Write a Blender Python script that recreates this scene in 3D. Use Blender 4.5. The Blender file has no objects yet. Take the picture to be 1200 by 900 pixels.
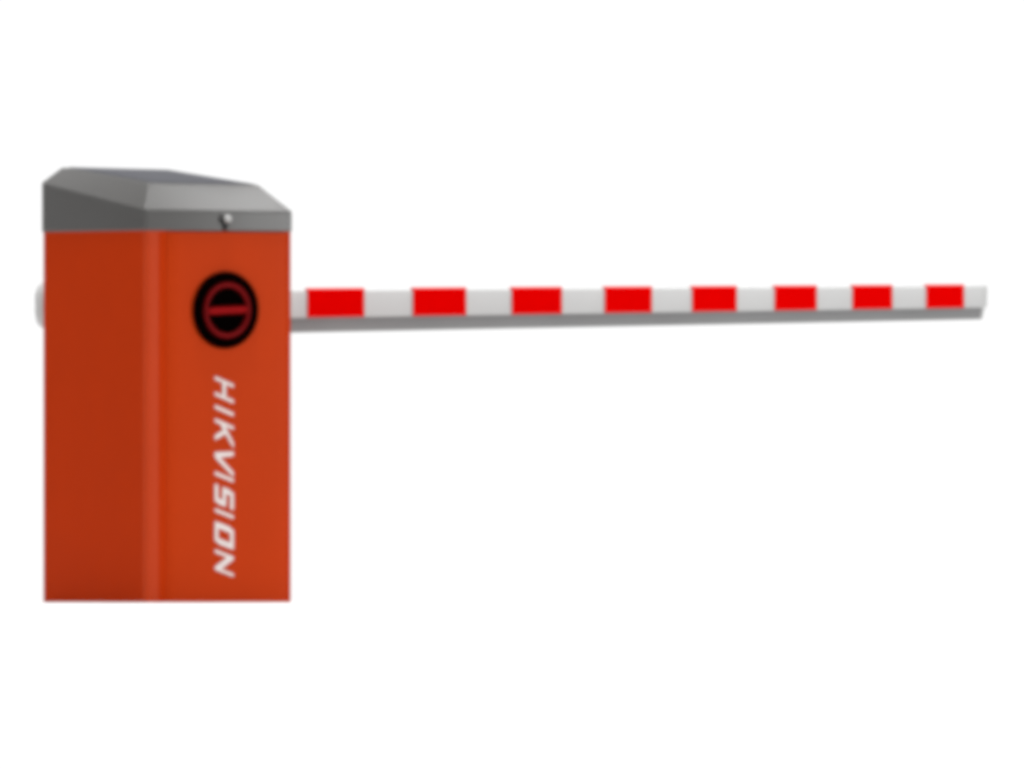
import bpy, bmesh, math
from mathutils import Vector, Matrix

scene = bpy.context.scene
COL = scene.collection

# ------------------------------------------------------------------ render / view
scene.render.engine = 'CYCLES'
scene.render.resolution_x, scene.render.resolution_y = 1024, 768
scene.view_settings.view_transform = 'Standard'
scene.view_settings.look = 'None'
scene.view_settings.exposure = 0.0
scene.view_settings.gamma = 1.0
scene.cycles.pixel_filter_type = 'BLACKMAN_HARRIS'
scene.cycles.filter_width = 6.5          # the photograph is a soft, enlarged picture
scene.cycles.max_bounces = 8

# ------------------------------------------------------------------ materials
def material(name, base, rough=0.5, spec=0.3, metal=0.0, vary=0.04, scale=6.0, bump=0.0, bump_scale=400.0):
    m = bpy.data.materials.new(name); m.use_nodes = True
    nt = m.node_tree; b = nt.nodes['Principled BSDF']
    tc = nt.nodes.new('ShaderNodeTexCoord')
    nz = nt.nodes.new('ShaderNodeTexNoise'); nz.inputs['Scale'].default_value = scale
    nz.inputs['Detail'].default_value = 5
    nt.links.new(tc.outputs['Object'], nz.inputs['Vector'])
    ramp = nt.nodes.new('ShaderNodeValToRGB')
    ramp.color_ramp.elements[0].position = 0.3; ramp.color_ramp.elements[1].position = 0.7
    ramp.color_ramp.elements[0].color = [c * (1 - vary) for c in base] + [1]
    ramp.color_ramp.elements[1].color = [min(1, c * (1 + vary)) for c in base] + [1]
    nt.links.new(nz.outputs['Fac'], ramp.inputs['Fac'])
    nt.links.new(ramp.outputs['Color'], b.inputs['Base Color'])
    mr = nt.nodes.new('ShaderNodeMapRange')
    mr.inputs['To Min'].default_value = max(0.02, rough - 0.04); mr.inputs['To Max'].default_value = min(1, rough + 0.04)
    nt.links.new(nz.outputs['Fac'], mr.inputs['Value'])
    nt.links.new(mr.outputs['Result'], b.inputs['Roughness'])
    b.inputs['Specular IOR Level'].default_value = spec
    b.inputs['Metallic'].default_value = metal
    if bump:
        n2 = nt.nodes.new('ShaderNodeTexNoise'); n2.inputs['Scale'].default_value = bump_scale
        nt.links.new(tc.outputs['Object'], n2.inputs['Vector'])
        bp = nt.nodes.new('ShaderNodeBump'); bp.inputs['Strength'].default_value = bump
        bp.inputs['Distance'].default_value = 0.0005
        nt.links.new(n2.outputs['Fac'], bp.inputs['Height'])
        nt.links.new(bp.outputs['Normal'], b.inputs['Normal'])
    return m

M_ORANGE = material('orange_powder_coat', (0.472, 0.0345, 0.0025), 0.5, 0.014, vary=0.025, scale=5, bump=0.05)
M_CORNER_LIT   = material('orange_corner_highlight', (0.50, 0.046, 0.007), 0.40, 0.095, vary=0.025, scale=5, bump=0.05)  # lighter and glossier orange, painted as the corner's highlight
M_DOOR   = material('orange_door_coat', (0.49, 0.042, 0.005), 0.42, 0.024, vary=0.025, scale=5, bump=0.05)
M_GREY   = material('grey_lid_paint', (0.080, 0.078, 0.075), 0.38, 0.42, vary=0.03, scale=7, bump=0.05)
M_TOP  = material('blue_grey_shaded_top', (0.058, 0.059, 0.069), 0.5, 0.03, vary=0.03)
M_WHITE  = material('light_grey_boom_paint', (0.515, 0.515, 0.51), 0.5, 0.15, vary=0.015, scale=3)
M_STRIP = material('grey_lower_strip', (0.222, 0.222, 0.222), 0.7, 0.10, vary=0.05, scale=4)
M_RED    = material('red_reflective_sheet', (0.705, 0.0003, 0.0003), 0.6, 0.0, vary=0.02, scale=20)
M_BLACK  = material('black_plastic', (0.0012, 0.0006, 0.0005), 0.7, 0.0, vary=0.1)
M_DRED   = material('dark_red_plastic', (0.15, 0.004, 0.005), 0.5, 0.03, vary=0.08, scale=30)
M_BAR    = material('red_plastic', (0.25, 0.004, 0.005), 0.5, 0.03, vary=0.08, scale=30)
M_LETTER = material('white_lettering', (0.78, 0.74, 0.72), 0.5, 0.15, vary=0.03, scale=40)
M_STEEL  = material('brushed_steel', (0.42, 0.42, 0.41), 0.45, 0.4, metal=0.5, vary=0.04, scale=60)
M_DARK   = material('dark_lock_face', (0.012, 0.012, 0.012), 0.5, 0.2, vary=0.1)
M_GROUND = material('white_studio_ground', (0.62, 0.62, 0.62), 0.9, 0.0, vary=0.01, scale=0.6)

# ------------------------------------------------------------------ helpers
def link_mesh(name, bm, mat, parent=None, bevel=0.0, segs=3, smooth=True, angle=35):
    bmesh.ops.recalc_face_normals(bm, faces=bm.faces)
    me = bpy.data.meshes.new(name); bm.to_mesh(me); bm.free()
    me.materials.append(mat)
    o = bpy.data.objects.new(name, me); COL.objects.link(o)
    if parent: o.parent = parent
    if bevel:
        mod = o.modifiers.new('bevel', 'BEVEL'); mod.width = bevel; mod.segments = segs
        mod.limit_method = 'ANGLE'; mod.angle_limit = math.radians(30); mod.harden_normals = False
    if smooth:
        for p in me.polygons: p.use_smooth = True
        me.set_sharp_from_angle(angle=math.radians(angle))
    return o

def prism(bm, pts, axis, a, b):
    """Extrude a closed 2-D outline between a and b along an axis.
    axis 'z': pts are (x, y); 'y': pts are (x, z); 'x': pts are (y, z)."""
    def P(p, t):
        return {'z': (p[0], p[1], t), 'y': (p[0], t, p[1]), 'x': (t, p[0], p[1])}[axis]
    lo = [bm.verts.new(P(p, a)) for p in pts]; hi = [bm.verts.new(P(p, b)) for p in pts]
    n = len(pts)
    bm.faces.new(lo); bm.faces.new(hi)
    for i in range(n):
        bm.faces.new((lo[i], lo[(i+1) % n], hi[(i+1) % n], hi[i]))

def arc(cx, cy, r, a0, a1, n):
    return [(cx + r*math.cos(math.radians(a0 + (a1-a0)*i/n)), cy + r*math.sin(math.radians(a0 + (a1-a0)*i/n))) for i in range(n+1)]

def lathe_y(bm, prof, cx, cz, n=64, closed=True):
    """Revolve a profile of (radius, y) about the axis through (cx, *, cz) parallel to y."""
    rings = []
    for r, y in prof:
        if r < 1e-6: rings.append([bm.verts.new((cx, y, cz))])
        else: rings.append([bm.verts.new((cx + r*math.cos(2*math.pi*k/n), y, cz + r*math.sin(2*math.pi*k/n))) for k in range(n)])
    pairs = list(zip(rings[:-1], rings[1:])) + ([(rings[-1], rings[0])] if closed else [])
    for A, B in pairs:
        for k in range(n):
            j = (k+1) % n
            if len(A) == 1 and len(B) == 1: continue
            if len(A) == 1: bm.faces.new((A[0], B[k], B[j]))
            elif len(B) == 1: bm.faces.new((A[k], A[j], B[0]))
            else: bm.faces.new((A[k], A[j], B[j], B[k]))

def tag(o, **kw):
    for k, v in kw.items(): o[k] = v

# ------------------------------------------------------------------ camera
F_PX, HORIZON = 3020.0, 302.0            # focal length / horizon row of a 1200 x 900 picture
EYE = 0.684
cam = bpy.data.cameras.new('camera'); camo = bpy.data.objects.new('camera', cam); COL.objects.link(camo)
cam.sensor_width = 36; cam.lens = 36 * F_PX / 1200
cam.shift_y = (HORIZON - 450) / 1200
cam.clip_start = 0.02; cam.clip_end = 500
camo.location = (0, 0, EYE); camo.rotation_euler = (math.radians(90), 0, 0)
scene.camera = camo

# ------------------------------------------------------------------ the gate
THETA = math.radians(40)
CORNER = Vector((-0.7233, 5.08, 0))
gate = bpy.data.objects.new('barrier_gate', None); COL.objects.link(gate)
gate.location = CORNER; gate.rotation_euler = (0, 0, THETA); gate.empty_display_size = 0.2
tag(gate, label='orange boom barrier cabinet with grey sloped lid and long red and white striped arm', category='barrier gate')

W, D = 0.356, 0.406
SEAM = EYE + 0.0535

# --- cabinet: one extruded steel case with rounded front corners and a shallow fold beside the door
pts  = [(0.003, D - 0.003)]
pts += [(0.003, 0.0138), (0.0078, 0.0138), (0.0332, 0.0078), (0.0332, 0.0045), (0.047, 0.0045), (0.053, 0.0085), (0.346, 0.0085)]
pts += arc(0.3535, 0.0126, 0.004, -80, 0, 5)
pts += [(0.3575, D - 0.003)]
bm = bmesh.new(); prism(bm, pts, 'z', -0.10, SEAM)
cabinet = link_mesh('cabinet', bm, M_ORANGE, gate, angle=12)
# rounded corner profile between side and front; its lighter coat stands in for a highlight
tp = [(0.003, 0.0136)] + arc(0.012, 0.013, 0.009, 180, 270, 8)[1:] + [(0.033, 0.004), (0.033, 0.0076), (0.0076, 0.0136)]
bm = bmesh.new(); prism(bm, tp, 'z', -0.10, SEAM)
link_mesh('lit_corner', bm, M_CORNER_LIT, gate, angle=30)
# front door: a shallow folded sheet set in the front, its right edge bent back
dp = [(0.054, 0.0086), (0.060, 0.0062), (0.068, 0.0052), (0.078, 0.0042), (0.086, 0.004), (0.318, 0.004), (0.328, 0.0046), (0.344, 0.0076), (0.344, 0.0086)]
bm = bmesh.new(); prism(bm, dp, 'z', -0.10, SEAM - 0.003)
link_mesh('front_door', bm, M_DOOR, gate, angle=40)

# --- lid: wedge with bevelled edges on all upper sides
bm = bmesh.new()
zf, zr, tf, tr = EYE + 0.094, EYE + 0.1575, EYE + 0.150, EYE + 0.190
ix, iy = 0.046, 0.058
co = {'a': (0, 0, SEAM), 'b': (W, 0, SEAM), 'c': (W, D, SEAM), 'd': (0, D, SEAM),
      'e': (0, 0, zf), 'f': (W, 0, zf), 'g': (W, D, zr), 'h': (0, D, zr),
      'i': (ix, iy, tf), 'j': (W-ix, iy, tf), 'k': (W-ix, D-0.004, tr), 'l': (ix, D-0.004, tr)}
v = {k: bm.verts.new(p) for k, p in co.items()}
for q in ('abcd', 'abfe', 'bcgf', 'cdhg', 'daeh', 'efji', 'fgj', 'gkj', 'ghlk', 'hei', 'hil', 'ijkl'):
    bm.faces.new([v[c] for c in q])
# round the upright front corner like the case below
ed = [e for e in bm.edges if {e.verts[0], e.verts[1]} in ({v['a'], v['e']}, {v['b'], v['f']})]
bmesh.ops.bevel(bm, geom=ed, offset=0.008, segments=5, affect='EDGES', profile=0.5)
lid = link_mesh('lid', bm, M_GREY, gate, bevel=0.0035, segs=3, angle=30)

# --- slab added on the lid slope: own bluish tint, darkened in place of shading
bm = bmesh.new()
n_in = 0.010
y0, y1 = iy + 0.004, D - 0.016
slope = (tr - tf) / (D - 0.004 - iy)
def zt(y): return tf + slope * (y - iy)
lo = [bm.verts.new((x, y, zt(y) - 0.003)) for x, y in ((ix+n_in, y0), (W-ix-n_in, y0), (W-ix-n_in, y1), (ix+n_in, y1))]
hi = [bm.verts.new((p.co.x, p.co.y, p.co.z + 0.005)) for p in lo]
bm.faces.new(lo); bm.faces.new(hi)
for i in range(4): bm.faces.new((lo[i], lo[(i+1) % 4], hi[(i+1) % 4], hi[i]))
link_mesh('shaded_top', bm, M_TOP, lid, bevel=0.0012, segs=2)

# --- lock on the lid's front band
LU, LZ = 0.188, EYE + 0.0755
bm = bmesh.new()
lathe_y(bm, [(0, 0.001), (0.0110, 0.001), (0.0110, -0.003), (0.0100, -0.0042), (0, -0.0042)], LU, LZ, 40, closed=False)
lock = link_mesh('lock', bm, M_DARK, lid, angle=40)
bm = bmesh.new()
lathe_y(bm, [(0, -0.0040), (0.0080, -0.0040), (0.0080, -0.0095), (0.0072, -0.0120), (0.0050, -0.0135), (0, -0.0140)], LU + 0.001, LZ + 0.003, 40, closed=False)
link_mesh('lock_barrel', bm, M_STEEL, lid, angle=40)
bm = bmesh.new()
prism(bm, [(LU + x, EYE + z) for x, z in ((-0.004, 0.070), (-0.005, 0.058), (-0.003, 0.0545), (0.003, 0.0545), (0.005, 0.058), (0.004, 0.070))], 'y', 0.001, -0.0035)
link_mesh('lock_flap', bm, M_DARK, lid, bevel=0.0008, segs=2)
#, bm, M_STEEL, lid, angle=40)

# --- rotary release on the front: black dish, dark red ring, red crossbar
RU, RZ, FY = 0.191, EYE - 0.106, 0.004
bm = bmesh.new()
lathe_y(bm, [(0, FY + 0.002), (0.078, FY + 0.002), (0.078, FY - 0.004), (0.076, FY - 0.009), (0.070, FY - 0.012),
             (0.064, FY - 0.011), (0.060, FY - 0.006), (0, FY - 0.006)], RU, RZ, 96, closed=False)
dial = link_mesh('rotary_release', bm, M_BLACK, gate, angle=40)
bm = bmesh.new()
prof = [(0.0517 + 0.0052*math.cos(t), FY - 0.0075 - 0.0055*math.sin(t)) for t in [2*math.pi*k/16 for k in range(16)]]
lathe_y(bm, prof, RU, RZ, 96, closed=True)
link_mesh('ring', bm, M_DRED, dial, angle=80)
bm = bmesh.new()
sec = [(FY - 0.0045, -0.0078), (FY - 0.0095, -0.0064), (FY - 0.0125, -0.003), (FY - 0.0125, 0.003), (FY - 0.0095, 0.0064), (FY - 0.0045, 0.0078)]
prism(bm, [(y, RZ + z) for y, z in sec], 'x', RU - 0.046, RU + 0.046)
bmesh.ops.rotate(bm, cent=(RU, FY, RZ), matrix=Matrix.Rotation(math.radians(-1.5), 3, 'Y'), verts=bm.verts)
link_mesh('crossbar', bm, M_BAR, dial, angle=50)

# --- lettering running down the front, letter tops to the right
PXM = 0.001722
CAP, SLANT = 0.0445, 10.5
T = 3.8                                   # stroke width along the reading direction
A0, U0 = EYE - 0.2385, 0.1660
H_ = 0.17                                 # stroke width of horizontal bars, share of the cap height
def vert(a, h0=0, h1=1, t=T): return [(a, h0), (a + t, h0), (a + t, h1), (a, h1)]
def bar(a, b, h0, h1): return [(a, h0), (b, h0), (b, h1), (a, h1)]
def slash(a0, a1, h0=0, h1=1, t=T): return [(a0, h0), (a0 + t, h0), (a1 + t, h1), (a1, h1)]
letters = {
 'H': [vert(0), vert(18.5), bar(T, 18.5, 0.5 - H_/2, 0.5 + H_/2)],
 'I': [vert(0)],
 'K': [vert(0), [(T, 0.36), (T + 1, 0.32), (25.5, 1.0), (19.8, 1.0), (T, 0.55)], [(8.6, 0.50), (19.5, 0.0), (25.2, 0.0), (12.0, 0.60)]],
 'V': [[(0, 1), (T + 0.8, 1), (13.4, 0.28), (15.6, 0.0), (9.8, 0.0)], [(15.8, 0.0), (29.5, 1.0), (24.2, 1.0), (13.6, 0.27)]],
 'S': [bar(1.5, 22, 1 - H_, 1), bar(0, 6.5, 0.5 + H_/2, 0.96 - H_ + 0.03), bar(0, 22, 0.5 - H_/2, 0.5 + H_/2),
       bar(15.5, 22, H_, 0.5 - H_/2), bar(0, 20.5, 0, H_)],
 'O': [bar(2, 25, 1 - H_, 1), bar(0, 6.8, H_, 1 - H_), bar(18.5, 25.3, H_, 1 - H_), bar(0.3, 23.5, 0, H_)],
 'N': [vert(0), vert(20), [(T, 0.98), (T, 0.66), (20, 0.02), (20, 0.34)]],
}
starts = [('H', 0), ('I', 34), ('K', 50), ('V', 80), ('I', 112.5), ('S', 127), ('I', 156), ('O', 171), ('N', 204.5)]
bm = bmesh.new(); k = 0
for ch, s in starts:
    for st in letters[ch]:
        k += 1
        out = [(U0 + h*CAP, A0 - (s*0.99 + a + SLANT*h)*PXM) for a, h in st]
        prism(bm, out, 'y', FY + 0.001, FY - 0.0016 - 0.00003*(k % 5))
link_mesh('lettering', bm, M_LETTER, gate, smooth=False)

# --- boom arm behind the case, sagging very slightly towards its tip
SAG = -0.0028
AV = 0.498                                # front face of the arm
AU0, AU1 = 0.085, 3.166
def sag(o):                               # tilt about the pivot of the arm
    m = Matrix.Translation((0.7, 0, EYE - 0.0755)) @ Matrix.Rotation(-math.atan(SAG), 4, 'Y') @ Matrix.Translation((-0.7, 0, -(EYE - 0.0755)))
    o.data.transform(m)
ZT = EYE - 0.0755
bm = bmesh.new()
sec = [(AV, ZT - 0.0625), (AV, ZT - 0.004)] + [(AV + 0.0012, ZT - 0.0012), (AV + 0.004, ZT)] + \
      [(AV + 0.046, ZT), (AV + 0.0488, ZT - 0.0012), (AV + 0.050, ZT - 0.004), (AV + 0.050, ZT - 0.0625)]
prism(bm, sec, 'x', AU0, AU1 - 0.012)
arm = link_mesh('boom_arm', bm, M_WHITE, gate, angle=40); sag(arm)
# darker grey half round strip under the arm, seated in the profile
bm = bmesh.new()
sec = [(AV + 0.004, ZT - 0.0625), (AV + 0.046, ZT - 0.0625)]
low = [(AV + 0.025 + 0.0225*math.cos(math.radians(a)), ZT - 0.070 - 0.0275*math.sin(math.radians(a))) for a in range(0, 181, 12)]
prism(bm, [sec[0], sec[1]] + low, 'x', AU0, AU1 - 0.020)
edge = link_mesh('lower_strip', bm, M_STRIP, arm, angle=50); sag(edge)
# tip cap with its lower corner cut back
bm = bmesh.new()
c0 = AU1 - 0.0119
sd = [(c0, ZT - 0.0615), (c0, ZT + 0.0008), (AU1 - 0.004, ZT + 0.0008), (AU1, ZT - 0.004), (AU1, ZT - 0.050), (AU1 - 0.003, ZT - 0.0615)]
prism(bm, sd, 'y', AV - 0.0008, AV + 0.0508)
sd = [(AU1 - 0.0199, ZT - 0.0625), (AU1 - 0.004, ZT - 0.0625), (AU1 - 0.016, ZT - 0.094), (AU1 - 0.0199, ZT - 0.097)]
prism(bm, sd, 'y', AV + 0.004, AV + 0.046)
cap = link_mesh('tip_cap', bm, M_WHITE, arm, angle=40); sag(cap)
# eight red reflective sections folded over the front and the top of the arm
for i in range(8):
    s = 0.7458 + 0.3075*i; e = s + 0.1620
    bm = bmesh.new()
    f, t = AV - 0.0035, ZT + 0.0055
    sec = [(AV - 0.0002, ZT - 0.0622), (f, ZT - 0.0610), (f, t - 0.003), (f + 0.003, t), (AV + 0.008, t), (AV + 0.008, ZT + 0.0002),
           (AV + 0.0039, ZT + 0.0003), (AV + 0.0010, ZT - 0.0010), (AV - 0.0002, ZT - 0.004)]
    prism(bm, sec, 'x', s, e)
    st = link_mesh('reflective_stripe', bm, M_RED, arm, angle=40); sag(st)

# --- clamp that grips the arm, with the pivot shaft coming out of the case
bm = bmesh.new()
zc = EYE - 0.1000
out = [(0.30, zc - 0.052), (0.068, zc - 0.052), (0.058, zc - 0.047), (0.051, zc - 0.036), (0.0480, zc - 0.018), (0.0478, zc + 0.018),
       (0.051, zc + 0.032), (0.058, zc + 0.044), (0.068, zc + 0.049), (0.30, zc + 0.049)]
prism(bm, out, 'y', AV - 0.014, AV + 0.024)
link_mesh('arm_clamp', bm, M_WHITE, gate, bevel=0.006, segs=3)
bm = bmesh.new()
lathe_y(bm, [(0, D - 0.010), (0.045, D - 0.010), (0.045, D + 0.012), (0.032, D + 0.016), (0.032, AV - 0.010), (0, AV - 0.010)], 0.175, zc, 48, closed=False)
link_mesh('pivot_shaft', bm, M_STEEL, gate, angle=40)

# ------------------------------------------------------------------ ground: white sheet falling gently away from the viewer
GAP = 0.014                               # height of the lens above the sheet
bm = bmesh.new()
g = (EYE - GAP - 0.004) / 5.08
def gz(y): return 0.004 + g * (5.08 - y)
q = [bm.verts.new((x, y, gz(y))) for x, y in ((-6, -2), (6, -2), (6, 8.5), (-6, 8.5))]
bm.faces.new(q)
ground = link_mesh('ground', bm, M_GROUND, smooth=False)
ground['kind'] = 'structure'

# ------------------------------------------------------------------ light: studio with a white lit back half and a dimmer half behind the viewer, unseen area lamps added overhead, right and left to set the face tones
w = bpy.data.worlds.new('World'); scene.world = w; w.use_nodes = True
bg = w.node_tree.nodes['Background']
nt = w.node_tree
tc = nt.nodes.new('ShaderNodeTexCoord'); sp = nt.nodes.new('ShaderNodeSeparateXYZ')
mr = nt.nodes.new('ShaderNodeMapRange'); mr.interpolation_type = 'SMOOTHSTEP'
nt.links.new(tc.outputs['Generated'], sp.inputs[0]); nt.links.new(sp.outputs['Y'], mr.inputs['Value'])
mr.inputs['From Min'].default_value = 0.15; mr.inputs['From Max'].default_value = 0.85
mr.inputs['To Min'].default_value = 0.25; mr.inputs['To Max'].default_value = 1.04
nt.links.new(mr.outputs['Result'], bg.inputs['Strength'])
bg.inputs['Color'].default_value = (1, 1, 1, 1)

ROT = Matrix.Rotation(THETA, 3, 'Z')
def added_lamp(name, local_dir, level, dist=12.0, size=3.0, target=Vector((0.5, 0.2, 0.6))):
    l = bpy.data.lights.new(name, 'AREA'); l.shape = 'DISK'; l.size = size
    l.energy = level * math.pi**2 * dist**2
    o = bpy.data.objects.new(name, l); COL.objects.link(o)
    d = (ROT @ Vector(local_dir)).normalized()
    tgt = CORNER + ROT @ target
    o.location = tgt + d * dist
    o.rotation_euler = d.to_track_quat('Z', 'Y').to_euler()
    return o
added_lamp('key_lamp', (-0.05, -0.03, 0.99), 1.42, size=4.5)
added_lamp('side_lamp', (0.68, -0.72, 0.07), 0.32)
added_lamp('fill_lamp', (-0.93, -0.33, 0.15), 0.12)  # unseen, added to lift the cabinet's left side
added_lamp('overhead_lamp', (0.64, 0.0, 0.77), 0.3)
